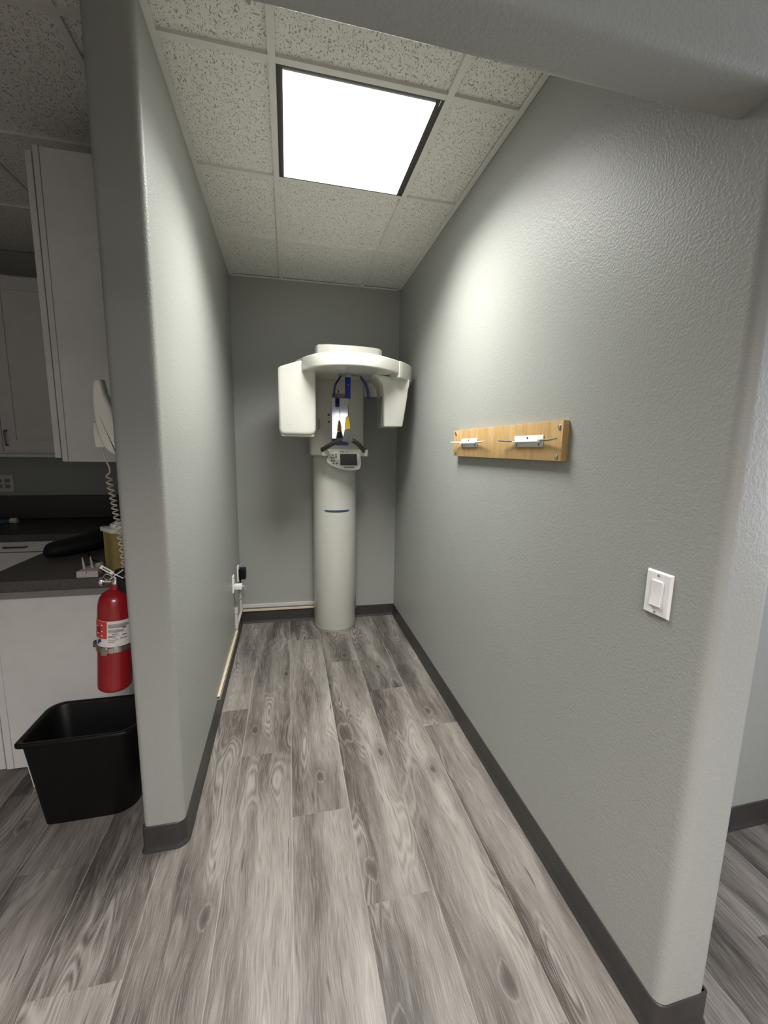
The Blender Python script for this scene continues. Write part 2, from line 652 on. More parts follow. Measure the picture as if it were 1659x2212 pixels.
# partitions with bullnose ends
def xr(y): return .8985+.0080*y
R = .022
wl = [(-.3643, 1.86), (-.356, -.145+R)]
wl = [(-.3643, 1.84)]+arc(-.356-R, -.145+R, R, 0, -90)+arc(-.493+R, -.145+R, R, -90, -180)+[(-.493, 1.84)]
struct('wall_left', prism(wl, 'z', 0, CEIL), WALL)
RE = -.937
R2 = .026
wr = [(1.04, 1.84), (1.04, RE+R2)]+arc(1.04-R2, RE+R2, R2, 0, -90)+arc(xr(RE)+R2, RE+R2, R2, -90, -180)+[(xr(1.79), 1.84)]
struct('wall_right', prism(wr, 'z', 0, CEIL), WALL)
struct('wall_back', prism([(-2.75, 1.82), (-.42, 1.82), (-.36, 1.826), (.93, 1.786), (1.04, 1.786), (1.04, 1.95), (-2.75, 1.95)], 'z', 0, CEIL), WALL)
# header across the opening, bottom edges rounded
HB = 2.085
hp = [(-.828, CEIL)]+arc(-.828-R, HB+R, R, 0, -90)+arc(RE+.001+R, HB+R, R, -90, -180)+[(RE+.001, CEIL)]
struct('wall_front', prism(hp, 'x', -2.7, 1.035), WALL)
struct('wall_hall_end', box(1.035, 2.6, -.515, -.40, 0, CEIL), WALL)
struct('wall_far_left', box(-2.8, -2.7, -4.3, 1.95, 0, CEIL), WALL)
bm = NB()
for a in ((-4.3, -1.95, 0, CEIL), (-.95, -.40, 0, CEIL), (-1.95, -.95, 0, .9), (-1.95, -.95, 2.2, CEIL)):
    box(2.6, 2.7, a[0], a[1], a[2], a[3], bm=bm)
struct('wall_far_right', bm, WALL)
bm = NB()
for a in ((-1.95, -1.90, .9, 2.2), (-1.0, -.95, .9, 2.2), (-1.95, -.95, .9, .95), (-1.95, -.95, 2.15, 2.2), (-1.47, -1.43, .9, 2.2)):
    box(2.585, 2.66, a[0], a[1], a[2], a[3], bm=bm)
w2 = struct('added_window_2', bm, WHITEPL)  # unseen, added to throw cool light on the right wall's end
obj('glow_pane', box(2.66, 2.67, -1.95, -.95, .9, 2.2), GLOW_SIDE, w2)
# hallway wall behind the camera with unseen bright glazing added for the mirror to reflect
bm = NB()
WX0, WX1, WZ0, WZ1 = .55, 1.35, 1.5, 2.2
for a in ((-2.7, WX0, 0, CEIL), (WX1, 2.6, 0, CEIL), (WX0, WX1, 0, WZ0), (WX0, WX1, WZ1, CEIL)):
    box(a[0], a[1], -4.3, -4.2, a[2], a[3], bm=bm)
struct('wall_hall_behind', bm, WALL)
bm = NB()
for a in ((WX0, WX0+.05, WZ0, WZ1), (WX1-.05, WX1, WZ0, WZ1), (WX0, WX1, WZ0, WZ0+.05), (WX0, WX1, WZ1-.05, WZ1), ((WX0+WX1)/2-.02, (WX0+WX1)/2+.02, WZ0, WZ1)):
    box(a[0], a[1], -4.27, -4.19, a[2], a[3], bm=bm)
win = struct('added_window_1', bm, WHITEPL)
obj('glow_pane', box(WX0, WX1, -4.28, -4.27, WZ0, WZ1), GLOW, win)

# cove base
prof = [(-.002, 0), (.011, 0), (.0105, .004), (.007, .010), (.0045, .018), (.004, .03), (.004, .0985), (.002, .1005), (-.002, .1005)]
wall_l_path = [(-.493, .268)]+arc(-.493+R*.4, -.145+R*.4, R*.4, 180, 270, 4)+arc(-.356-R*1.4, -.145+R*1.4, R*1.4, -90, 0)+[(-.3643, 1.83)]
struct('baseboard_left', sweep(wall_l_path, prof), BASE)
wall_r_path = [(xr(1.79), 1.79)]+arc(xr(RE)+R2, RE+R2, R2, 180, 270)+arc(1.04-R2*.3, RE+R2*.3, R2*.3, -90, 0, 4)+[(1.04, -.515)]
struct('baseboard_right', sweep(wall_r_path, prof), BASE)
struct('baseboard_back', sweep([(-.37, 1.8262), (.93, 1.786)], prof), BASE)
struct('baseboard_hall', sweep([(1.03, -.515), (2.6, -.515)], prof), BASE)

# ================================================================== CEILING LIGHTS
def troffer(name, x0, x1, y0, y1, lx0, lx1, ly0, ly1, label, lens):
    t = thing(name, ((x0+x1)/2, (y0+y1)/2, CEIL), label, 'ceiling light')
    bm = NB()
    z0, z1 = CEIL-.0005, CEIL+.012
    box(x0, lx0, y0, y1, z0, z1, bm=bm)
    box(lx1, x1, y0, y1, z0, z1, bm=bm)
    box(lx0, lx1, y0, ly0, z0, z1, bm=bm)
    box(lx0, lx1, ly1, y1, z0, z1, bm=bm)
    obj('frame', bm, FRAMEDK, t)
    obj('diffuser', box(lx0, lx1, ly0, ly1, CEIL-.004, CEIL+.01), lens, t)
    # the small clip on the frame corner
    return t
t = troffer('ceiling_light', .0125, .5971, .0125, .5971, .034, .568, .030, .584,
        'square flat ceiling light with glowing white lens above the alcove floor', LAMP)
obj('latch', box(.580, .583, .010, .035, CEIL-.006, CEIL-.001), CHROME, t)
t = troffer('ceiling_light', -.61, .51, -3.26, -2.74, -.60, .50, -3.25, -2.75,
        'long unseen ceiling light added over the hallway behind the viewer', HALLGLOW)  # out of view, put in to light the hallway side

# ================================================================== PANORAMIC X-RAY MACHINE
mx = thing('dental_xray_machine', (.387, 1.68, 0), 'cream panoramic dental x-ray machine on a round column at the alcove back wall', 'x-ray machine')
def ushape(cx, cy, r, yb, n=24):
    return arc(cx, cy, r, 180, 360, n)+[(cx+r, yb), (cx-r, yb)]
obj('column', prism(ushape(.387, 1.681, .167, 1.775), 'z', .012, 1.42, .004, 2), MACH, mx, ang=30)
obj('column_foot', prism(ushape(.387, 1.681, .163, 1.772), 'z', 0, .0125), MACH2, mx)
# slate band, a shallow crescent on the column front
t = bmesh.new()
A, B = [], []
for i in range(25):
    a = math.radians(-90-34+68*i/24)
    s = math.sin(PI*i/24)
    for lst, z in ((A, .978), (B, .972-.010*s**.4)):
        lst.append((t.verts.new((.387+.1672*math.cos(a), 1.681+.1672*math.sin(a), z)), t.verts.new((.387+.1695*math.cos(a), 1.681+.1695*math.sin(a), z))))
for i in range(24):
    t.faces.new((A[i][1], A[i+1][1], B[i+1][1], B[i][1]))
    t.faces.new((A[i][0], A[i+1][0], A[i+1][1], A[i][1]))
    t.faces.new((B[i][0], B[i+1][0], B[i+1][1], B[i][1]))
obj('colour_band', t, BANDBLUE, mx, recalc=False)
obj('cover_seam', box(.497, .4985, 1.5525, 1.557, .03, .62), MACH2, mx)
obj('side_grille', box(.552, .5565, 1.64, 1.70, .14, .25, .001, 1), GREYPL, mx)
# carriage
cr = obj('carriage', box(.187, .573, 1.448, 1.76, 1.387, 2.03, .012, 3), MACH2, mx)
obj('carriage_rib', box(.249, .2505, 1.4455, 1.4490, 1.56, 2.0), MACH, mx)
obj('chin_shelf', prism([(.262, 1.45), (.262, 1.405), (.275, 1.392), (.305, 1.402), (.35, 1.43), (.53, 1.43), (.56, 1.40), (.583, 1.388), (.597, 1.402), (.597, 1.46), (.573, 1.5), (.3, 1.5)], 'z', 1.388, 1.436, .004, 2), MACH, mx)
obj('label', box(.327, .522, 1.444, 1.449, 1.40, 1.450, .001, 1), MACH2, mx)
obj('label', box(.341, .459, 1.4445, 1.449, 1.464, 1.509), BLUELABEL, mx)
mr = obj('mirror', box(.341, .459, 1.4435, 1.449, 1.511, 1.795, .0005, 1), MIRROR, mx)
pl = obj('name_plate', box(.341, .459, 1.443, 1.449, 1.797, 1.825), BROWNPR, mx)
text('lettering', 'TOP', .026, T(.402, 1.4425, 1.811) @ RX(PI/2), GREYPL, pl)
obj('key_slot', box(.383, .390, 1.4445, 1.449, 1.832, 1.852, .002, 2), BLACKPL, mx)
obj('symbol', prism([(.310, 1.668), (.326, 1.668), (.326, 1.684), (.310, 1.684)], 'y', 1.4455, 1.449), BLUELABEL, mx)
obj('symbol', lathe([(0, 0), (.009, 0), (.009, .003), (0, .003)], 16, mtx=T(.319, 1.4485, 1.628) @ RX(PI/2)), PRINT, mx)
obj('slot_window', box(.246, .252, 1.444, 1.449, 1.575, 1.645), BROWNPR, mx)
# back post
obj('rear_post', box(.27, .50, 1.70, 1.80, 1.387, 2.05, .01, 2), MACH2, mx)
obj('wall_bracket', prism([(.57, 1.852), (.75, 1.852), (.751, 1.912), (.697, 1.957), (.57, 1.957)], 'y', 1.755, 1.772, .001, 1), WHITEPL, mx)
obj('bracket_screw', lathe([(0, 0), (.009, 0), (.009, .003), (.004, .006), (0, .006)], 16, mtx=T(.738, 1.755, 1.873) @ RX(PI/2)), CHROME, mx)
# overhead arm: cap + disc
capf = [(.214, 1.28), (.226, 1.235), (.30, 1.208), (.42, 1.198), (.54, 1.204), (.63, 1.228), (.66, 1.26), (.662, 1.70), (.214, 1.70)]
obj('shoulder_cap', prism(capf, 'z', 1.998, 2.103, -.012, 3), MACH, mx, ang=50)
front = catmull([(.126, 1.165, 0), (.133, 1.137, 0), (.193, 1.029, 0), (.275, .957, 0), (.358, .919, 0), (.447, .907, 0), (.543, .934, 0), (.639, .994, 0), (.729, 1.070, 0)], 5)
disc = [(p.x, p.y) for p in front]+[(.78, 1.16), (.79, 1.32), (.72, 1.47), (.58, 1.56), (.40, 1.59), (.24, 1.56), (.12, 1.47), (.07, 1.36), (.09, 1.25)]
obj('rotating_arm', prism(disc, 'z', 1.920, 2.0, .010, 3), MACH, mx, ang=50)
# right shoulder + sensor arm
sh = [(.70, 1.10), (.733, 1.066)]+[(p.x, p.y) for p in catmull([(.752, 1.078, 0), (.795, 1.127, 0), (.840, 1.190, 0), (.866, 1.255, 0), (.868, 1.33, 0), (.84, 1.42, 0)], 4)]+[(.72, 1.45), (.66, 1.30)]
obj('sensor_shoulder', prism(sh, 'z', 1.893, 1.998, .008, 3), MACH, mx, ang=50)
arm = [(.575, 1.925), (.612, 1.895), (.640, 1.858), (.650, 1.80), (.656, 1.588), (.783, 1.592), (.812, 1.79), (.816, 1.835), (.824, 1.862), (.826, 1.90)]
obj('sensor_arm', prism(arm, 'y', 1.150, 1.37, -.007, 2), MACH, mx, ang=50)
obj('sensor_slot', box(.647, .6515, 1.20, 1.32, 1.60, 1.79), GREYPL, mx)
# left tube head, sloping top
th = NB()
t = bmesh.new()
prof2 = [(-.023, 1.556), (-.014, 1.528), (.012, 1.520), (.175, 1.520), (.202, 1.532), (.211, 1.558), (.211, 1.985), (.13, 1.992), (.05, 1.965), (-.008, 1.945), (-.024, 1.930)]
obj('tube_head', prism(prof2, 'y', 1.172, 1.42, .022, 4), MACH, mx, ang=50)
obj('base_cover', box(-.010, .200, 1.185, 1.41, 1.512, 1.53, .006, 2), MACH2, mx)
obj('rivet', lathe([(0, 0), (.0018, 0), (0, .001)], 8, mtx=T(.042, 1.1718, 1.585) @ RX(PI/2)), PRINT, mx)
# temple supports
def bend(pts, w, th_, m, name='temple_support'):
    return obj(name, tube(catmull(pts, 6), 1.0, 12, flat=(w, th_, (1, 0, 0))), m, mx)
obj('forehead_support', box(.3945, .4300, 1.145, 1.157, 1.760, 1.893, .002, 2), BLUE, mx)
obj('support_holder', box(.397, .433, 1.148, 1.156, 1.885, 1.925, .002, 2), CLEAR, mx)
obj('support_tip', prism(arc(.411, 1.757, .0165, 180, 360, 12), 'y', 1.1455, 1.1565), CLEAR, mx)
bend([(.372, 1.20, 1.905), (.362, 1.20, 1.888), (.342, 1.20, 1.858), (.332, 1.20, 1.825), (.328, 1.205, 1.77)], .007, .012, BLUEDK)
bend([(.494, 1.15, 1.903), (.506, 1.15, 1.885), (.527, 1.15, 1.858), (.541, 1.15, 1.82), (.551, 1.15, 1.765)], .0095, .012, BLUEDK)
obj('support_holder', box(.484, .498, 1.143, 1.157, 1.895, 1.925, .002, 2), CLEAR, mx)
obj('support_holder', box(.366, .380, 1.193, 1.207, 1.900, 1.925, .002, 2), CLEAR, mx)
obj('support_rail', tube([(.36, 1.22, 1.912), (.50, 1.20, 1.912)], .006, 10), GREYPL, mx)
obj('support_screw', lathe([(0, 0), (.004, 0), (.003, .002), (0, .002)], 12, mtx=T(.414, 1.145, 1.845) @ RX(PI/2)), CHROME, mx)
# bite column
bt = obj('bite_column', prism([(.384, 1.490), (.394, 1.52), (.404, 1.568), (.437, 1.572), (.449, 1.53), (.455, 1.488), (.43, 1.480)], 'y', 1.205, 1.235, .002, 2), BITE, mx)
obj('bite_tip', prism([(.403, 1.570), (.406, 1.61), (.412, 1.648), (.419, 1.656), (.427, 1.648), (.435, 1.61), (.437, 1.572)], 'y', 1.207, 1.233, .002, 2), YELLOW, mx)
obj('bite_rod', tube([(.425, 1.22, 1.65), (.424, 1.22, 1.725)], .0022, 8), DARKMET, mx)
obj('bite_cap', lathe([(0, 0), (.005, .001), (.005, .008), (0, .012)], 12, mtx=T(.4235, 1.22, 1.722)), CLEAR, mx)
# handle bar: bowed grey tube
hpts = catmull([(.272, 1.40, 1.434), (.30, 1.36, 1.452), (.345, 1.30, 1.480), (.395, 1.255, 1.500), (.428, 1.245, 1.503), (.46, 1.25, 1.497), (.505, 1.29, 1.474), (.538, 1.34, 1.448), (.563, 1.40, 1.430)], 5)
hb = obj('handle_bar', tube(hpts, .0155, 16), GREYRUB, mx)
obj('end_cap', lathe([(0, 0), (.0165, 0), (.0165, .008), (0, .010)], 16, mtx=T(.270, 1.402, 1.432) @ RX(PI/2-.2)), BLACKPL, hb)
obj('end_cap', lathe([(0, 0), (.0165, 0), (.0165, .008), (0, .010)], 16, mtx=T(.565, 1.403, 1.429) @ RX(PI/2-.2)), BLACKPL, hb)
# control panel
pp = catmull([(.298, 1.360, 0), (.312, 1.388, 0), (.345, 1.412, 0), (.390, 1.425, 0), (.45, 1.429, 0), (.510, 1.426, 0), (.534, 1.416, 0), (.547, 1.385, 0), (.551, 1.345, 0), (.547, 1.312, 0), (.536, 1.292, 0), (.50, 1.284, 0), (.455, 1.283, 0), (.40, 1.292, 0), (.345, 1.312, 0), (.308, 1.335, 0), (.298, 1.360, 0)], 4)[:-1]
cp = obj('control_panel', prism([(p.x, p.y) for p in pp], 'y', 1.42, 1.452, .006, 3), MACH, mx, ang=60)
obj('screen', prism([(.394, 1.402), (.517, 1.404), (.522, 1.321), (.399, 1.321)], 'y', 1.4183, 1.422), SCREEN, cp)
obj('panel_stem', box(.36, .48, 1.452, 1.53, 1.30, 1.385, .006, 2), MACH2, mx)
for (bx_, bz) in ((.344, 1.394), (.366, 1.395), (.367, 1.380), (.334, 1.374), (.351, 1.374), (.336, 1.353), (.352, 1.353), (.349, 1.333), (.371, 1.333)):
    obj('button', lathe([(0, 0), (.0072, 0), (.0065, .002), (0, .0025)], 14, mtx=T(bx_, 1.4205, bz) @ RX(PI/2)), BUTTON, cp)
obj('printed_name', box(.425, .500, 1.4185, 1.421, 1.304, 1.311), BROWNPR, cp)
obj('printed_mark', box(.392, .424, 1.4185, 1.421, 1.4165, 1.4205), PRINT, cp)
obj('printed_mark', lathe([(0, 0), (.004, 0), (.004, .002), (0, .002)], 10, mtx=T(.446, 1.4202, 1.4185) @ RX(PI/2)), PRINT, cp)

# ================================================================== WOODEN BOARD WITH HANGERS (right wall)
bx = .8725
bd = thing('mounting_board', (bx, .02, 1.41), 'pale maple board screwed horizontally to the right wall', 'board')
bw = prism([(bx, -.417), (xr(-.417), -.417), (xr(.469), .469), (.8745, .469)], 'z', 1.4125, 1.5415, .0012, 2)
obj('plank', bw, MAPLE, bd)
for (y, z) in ((.443, 1.528), (.439, 1.433), (-.399, 1.5205), (-.395, 1.4265)):
    obj('screw', lathe([(0, 0), (.0085, 0), (.0085, .002), (.005, .0045), (0, .005)], 18, mtx=T(bx+.0005, y, z) @ RY(-PI/2)), CHROME, bd)
def hanger(yc, w, label, rodm, tips):
    z0, z1 = 1.459, 1.4985
    h = thing('apron_hanger', (bx, yc, 1.478), label, 'hanger', None)
    y0, y1 = yc-w/2, yc+w/2
    obj('plate', box(bx-.003, bx-.0002, y0, y1, z0, z1, .0012, 2), WHITEPL, h)
    # projecting ledge with rounded corners
    obj('ledge', box(bx-.016, bx-.003, y0+.004, y1-.004, 1.4745, 1.4785, .0015, 2), WHITEPL, h)
    for (y, z) in ((yc+.003, 1.490), (y0+.022, 1.4655), (y1-.020, 1.4655)):
        obj('screw', lathe([(0, 0), (.0042, 0), (.003, .002), (0, .0022)], 12, mtx=T(bx-.003, y, z) @ RY(-PI/2)), DARKMET, h)
    for s, m, ye in ((1, tips[0], tips[2]), (-1, tips[1], tips[3])):
        ya = yc+s*(w/2-.020)
        L = ye-ya
        pts = catmull([(bx-.010, ya, 1.4795), (bx-.012, ya+L*.3, 1.480), (bx-.017, ya+L*.65, 1.4805), (bx-.024, ye, 1.4830)], 7)
        rs = [.0042-.0016*abs(2*i_/len(pts)-.7) for i_ in range(len(pts))]
        a = obj('arm', tube(pts, rs, 10), rodm, h)
        if m is not None:
            obj('arm_tip', tube(pts[-8:], [r_*1.10 for r_ in rs[-8:]], 10), m, a)
    return h
hanger(.2745, .180, 'small white hanger with two white arms on the far half of the maple board', WHITEPL, (None, None, .450, .070))
hanger(-.2275, .185, 'white hanger with bare metal arms on the near half of the maple board', STEEL, (BROWNPR, CHROME, -.052, -.422))

# ================================================================== LIGHT SWITCH (right wall, near)
wx = xr(-.80)
sw = thing('light_switch', (wx, -.8005, 1.11), 'white rocker light switch on the near end of the right wall', 'light switch')
bm = bmesh.new()
def plate_yz(y0, y1, z0, z1, xf, xb, ch, parentbm=None):
    """bevelled cover plate facing -x"""
    t = bmesh.new()
    A = [t.verts.new((xb, y, z)) for y, z in ((y0, z0), (y1, z0), (y1, z1), (y0, z1))]
    B = [t.verts.new((xf, y, z)) for y, z in ((y0+ch, z0+ch), (y1-ch, z0+ch), (y1-ch, z1-ch), (y0+ch, z1-ch))]
    t.faces.new(A)
    t.faces.new(B)
    for i in range(4):
        t.faces.new((A[i], A[(i+1) % 4], B[(i+1) % 4], B[i]))
    return t
obj('cover_plate', plate_yz(-.8365, -.7645, 1.0545, 1.1645, wx-.0065, wx+.001, .0045), SWITCHW, sw, ang=20)
obj('rocker_frame', box(wx-.0078, wx-.005, -.8165, -.7835, 1.0765, 1.143, .0008, 1), SWITCHW, sw)
obj('rocker', prism([(wx-.007, 1.079), (wx-.0118, 1.0805), (wx-.0085, 1.110), (wx-.0105, 1.1405), (wx-.007, 1.1405)], 'y', -.8145, -.7855, .0006, 1), SWITCHW, sw, ang=20)
for z in (1.0645, 1.1545):
    obj('screw', lathe([(0, 0), (.0032, 0), (.0026, .0012), (0, .0014)], 12, mtx=T(wx-.0062, -.8005, z) @ RY(-PI/2)), GREYPL, sw)

# ================================================================== LEFT ALCOVE WALL: outlets, plugs, raceways
lx = -.3625
def outlet(y, z, w, label, name='wall_outlet'):
    o = thing(name, (lx, y, z), label, 'wall outlet')
    t = plate_yz(y-w/2, y+w/2, z-.06, z+.06, lx+.008, lx-.001, .004)
    obj('cover_plate', t, SWITCHW, o, ang=20)
    for dz in (-.02, .02):
        obj('receptacle', box(lx+.007, lx+.0095, y-.016, y+.016, z+dz-.014, z+dz+.014, .001, 1), SWITCHW, o)
    return o
outlet(1.385, .485, .072, 'white outlet plate nearest the viewer on the left wall, with a white plug in it')
outlet(1.675, .475, .072, 'white outlet plate deepest in the left corner, with a black plug in it')
wp = thing('power_plug', (lx+.01, 1.385, .463), 'white plug in the nearer outlet with a grey cord dropping to the raceway', 'plug')
obj('plug_body', box(lx+.0095, lx+.062, 1.362, 1.408, .446, .482, .005, 2), WHITEPL, wp)
obj('cord', tube(catmull([(lx+.06, 1.385, .466), (lx+.074, 1.388, .46), (lx+.078, 1.395, .42), (lx+.062, 1.41, .38), (lx+.03, 1.43, .34), (lx+.012, 1.44, .305), (lx+.009, 1.44, .285)], 6), .0045, 10), CORDG, wp)
bp = thing('power_plug', (lx+.01, 1.675, .47), 'black plug block in the far outlet by the corner', 'plug')
obj('plug_body', box(lx+.0095, lx+.060, 1.640, 1.71, .432, .515, .006, 2), BLACKPL, bp)
obj('cord', tube(catmull([(lx+.02, 1.68, .435), (lx+.014, 1.70, .40), (lx+.010, 1.725, .36), (lx+.009, 1.735, .335)], 6), .005, 8), BLACKPL, bp)
# raceways
def race(label, bmx, m, loc):
    o = thing('cable_raceway', loc, label, 'cable raceway')
    obj('channel', bmx, m, o)
    return o
r1 = race('short upright white raceway with couplings under the nearer outlet', box(lx-.001, lx+.016, 1.431, 1.449, .123, .29, .001, 1), RACEW, (lx, 1.44, .12))
obj('coupling', box(lx-.001, lx+.0185, 1.428, 1.452, .245, .285, .001, 1), RACEW, r1)
obj('coupling', box(lx-.001, lx+.0185, 1.428, 1.452, .130, .165, .001, 1), RACEW, r1)
race('thin upright white raceway in the left back corner', box(lx-.001, lx+.014, 1.735, 1.752, .145, .36, .001, 1), RACEW, (lx, 1.743, .14))
race('white raceway piece low on the left wall between corner and upright raceway', box(lx-.001, lx+.014, 1.452, 1.80, .125, .142, .001, 1), RACEW, (lx, 1.6, .12))
race('upper white raceway along the back wall above the dark baseboard', prism([(-.357, 1.8257), (.25, 1.8065), (.25, 1.7935), (-.357, 1.8127)], 'z', .136, .163, .001, 1), RACEW, (-.05, 1.81, .136))
race('lower cream raceway along the back wall resting on the baseboard', prism([(-.357, 1.8257), (.25, 1.8065), (.25, 1.7945), (-.357, 1.8137)], 'z', .105, .122, .001, 1), RACEC, (-.05, 1.81, .105))
# long cream raceway with open end
t = NB()
y0, y1, z0, z1, xa, xb = .595, 1.431, .1015, .121, -.3625, -.344
for a in ((xa, xb, z0, z0+.0018), (xa, xb, z1-.0018, z1), (xa, xa+.0018, z0, z1), (xb-.0018, xb, z0, z1)):
    box(a[0]+(.004 if 0 else 0), a[1], y0, y1, a[2], a[3], bm=t)
lr = race('long cream raceway with open square end running along the left wall', t, RACEC, (-.353, 1.0, .10))

# ================================================================== LEFT ROOM CABINETS
WLX = -.493        # left face of the partition
# upper cabinet on the partition, its side panel faces us
uc = thing('upper_cabinet', (-.66, .27, 1.372), 'tall white upper cabinet seen from its side, hung on the partition beside the phone', 'cabinet')
obj('body', box(-.800, WLX-.001, .27, 1.48, 1.372, 2.465, .001, 1), CABWHITE, uc)
obj('face_frame', box(-.8205, -.801, .2685, 1.48, 1.372, 2.466, .0015, 1), CABWHITE, uc)
for y in (.2700, .676, 1.082):
    d = obj('door', box(-.845, -.824, y, y+.398, 1.386, 2.449, .0015, 1), CABWHITE, uc)
    obj('handle', tube([(-.845, y+.36, 1.42), (-.868, y+.36, 1.42), (-.868, y+.36, 1.52), (-.845, y+.36, 1.52)], .004, 8), DARKMET, d)
# upper cabinets on the back wall
def shaker(x0, x1, yf, z0, z1, parent, handle=None, rail=.072, name='door'):
    t = NB()
    box(x0, x1, yf+.008, yf+.02, z0, z1, bm=t)
    for a in ((x0, x0+rail, z0, z1), (x1-rail, x1, z0, z1), (x0+rail, x1-rail, z0, z0+rail), (x0+rail, x1-rail, z1-rail, z1)):
        box(a[0], a[1], yf, yf+.008, a[2], a[3], bm=t)
    d = obj(name, t, CABWHITE, parent)
    if handle:
        hx, hz0, hz1 = handle
        obj('handle', tube(catmull([(hx, yf, hz0), (hx, yf-.022, hz0+.004), (hx, yf-.026, (hz0+hz1)/2), (hx, yf-.022, hz1-.004), (hx, yf, hz1)], 4), .0045, 8), DARKMET, d)
    return d
bc = thing('upper_cabinet', (-1.5, 1.66, 1.372), 'white shaker upper cabinet on the back wall of the left room', 'cabinet')
obj('body', box(-2.35, -.848, 1.512, 1.819, 1.372, 2.43, .001, 1), CABWHITE, bc)
shaker(-1.694, -1.27, 1.49, 1.385, 2.416, bc, (-1.668, 1.425, 1.515))
shaker(-2.122, -1.698, 1.49, 1.385, 2.416, bc, (-1.724, 1.425, 1.515))
obj('filler', box(-1.266, -.85, 1.50, 1.512, 1.372, 2.43), CABWHITE, bc)
obj('light_rail', box(-2.35, -.87, 1.50, 1.52, 1.352, 1.372, .002, 1), CABWHITE, bc)
# base cabinets along the partition
lc = thing('base_cabinet', (-.8, .27, 0), 'white base cabinet with plain side panel behind the black wastebasket', 'cabinet')
obj('body', prism([(-1.100, .10), (-1.055, .10), (-1.041, 0), (WLX-.001, 0), (WLX-.001, .866), (-1.100, .866)], 'y', .262, 1.16), CABWHITE, lc)
obj('face_frame', box(-1.1275, -1.101, .261, 1.16, .099, .866, .0015, 1), CABWHITE, lc)
for y in (.263, .72):
    d = obj('door', box(-1.160, -1.131, y, y+.44, .102, .70, .0015, 1), CABWHITE, lc)
    obj('handle', tube([(-1.16, y+.39, .56), (-1.183, y+.39, .56), (-1.183, y+.39, .66), (-1.16, y+.39, .66)], .004, 8), DARKMET, d)
    d = obj('drawer', box(-1.160, -1.131, y, y+.44, .712, .856, .0015, 1), CABWHITE, lc)
# back base cabinet
b2 = thing('base_cabinet', (-1.7, 1.5, 0), 'white drawer base cabinet under the back counter of the left room', 'cabinet')
obj('body', box(-2.69, -1.165, 1.245, 1.80, .10, .866), CABWHITE, b2)
obj('toe_kick', box(-2.69, -1.165, 1.32, 1.80, 0, .10), CABWHITE, b2)
def drawer(x0, x1, z0, z1, h):
    d = obj('drawer', box(x0, x1, 1.224, 1.244, z0, z1, .002, 1), CABWHITE, b2)
    if h:
        c = h if isinstance(h, float) else (x0+x1)/2
        obj('handle', tube(catmull([(c-.055, 1.224, (z0+z1)/2), (c-.052, 1.200, (z0+z1)/2+.001), (c, 1.196, (z0+z1)/2+.002), (c+.052, 1.200, (z0+z1)/2+.001), (c+.055, 1.224, (z0+z1)/2)], 4), .0045, 8), DARKMET, d)
drawer(-1.74, -1.350, .803, .864, -1.541)
drawer(-1.74, -1.350, .60, .798, None)
drawer(-1.74, -1.350, .36, .595, -1.541)
drawer(-1.74, -1.350, .11, .355, -1.541)
drawer(-1.328, -1.17, .803, .864, None)
drawer(-1.328, -1.17, .11, .798, None)
# worktop, L-shaped
ct = thing('countertop', (-.85, .3, .866), 'dark grey L-shaped laminate worktop wrapping the left room cabinets', 'countertop')
obj('slab', prism([(-1.150, .240), (WLX-.001, .240), (WLX-.001, 1.8195), (-2.69, 1.8195), (-2.69, 1.205), (-1.150, 1.205)], 'z', .867, .910, .003, 2), COUNTER, ct)
obj('overhang_shade', box(-1.10, WLX-.001, .250, .262, .838, .866), speck('shade_taupe', (.20, .18, .17), .5, .05, 30), ct)  # taupe strip in place of the shadow under the worktop edge
obj('backsplash', box(-2.69, -.515, 1.80, 1.8195, .911, 1.075, .002, 1), COUNTER, ct)
obj('backsplash', box(WLX-.020, WLX-.0005, .243, 1.80, .911, 1.02, .002, 1), COUNTER, ct)
# outlet on that back wall
ow = thing('wall_outlet', (-1.90, 1.82, 1.16), 'pale double outlet plate on the dark wall between back counter and upper cabinet', 'wall outlet')
obj('cover_plate', box(-1.96, -1.843, 1.812, 1.8195, 1.100, 1.218, .003, 2), mat('plate_almond', (.62, .59, .53), .4), ow)
for xx in (-1.925, -1.878):
    for zz in (1.14, 1.178):
        obj('receptacle', box(xx-.015, xx+.015, 1.809, 1.813, zz-.013, zz+.013, .001, 1), GREYPL, ow)
obj('screw', lathe([(0, 0), (.004, 0), (.002, .002), (0, .002)], 10, mtx=T(-1.90, 1.812, 1.160) @ RX(PI/2)), CHROME, ow)

# tube on back counter
tb = thing('ointment_tube', (-1.80, 1.6, .91), 'small blue tube with white cap lying on the back counter', 'tube')
obj('tube_body', prism([(-1.93, 1.585), (-1.93, 1.635), (-1.79, 1.632), (-1.77, 1.627), (-1.77, 1.593), (-1.79, 1.588)], 'z', .9105, .938, .010, 3), TUBEB, tb)
obj('cap', lathe([(0, 0), (.018, 0), (.018, .034), (.016, .037), (0, .037)], 20, mtx=T(-1.77, 1.61, .9290) @ RY(PI/2)), WHITEPL, tb)

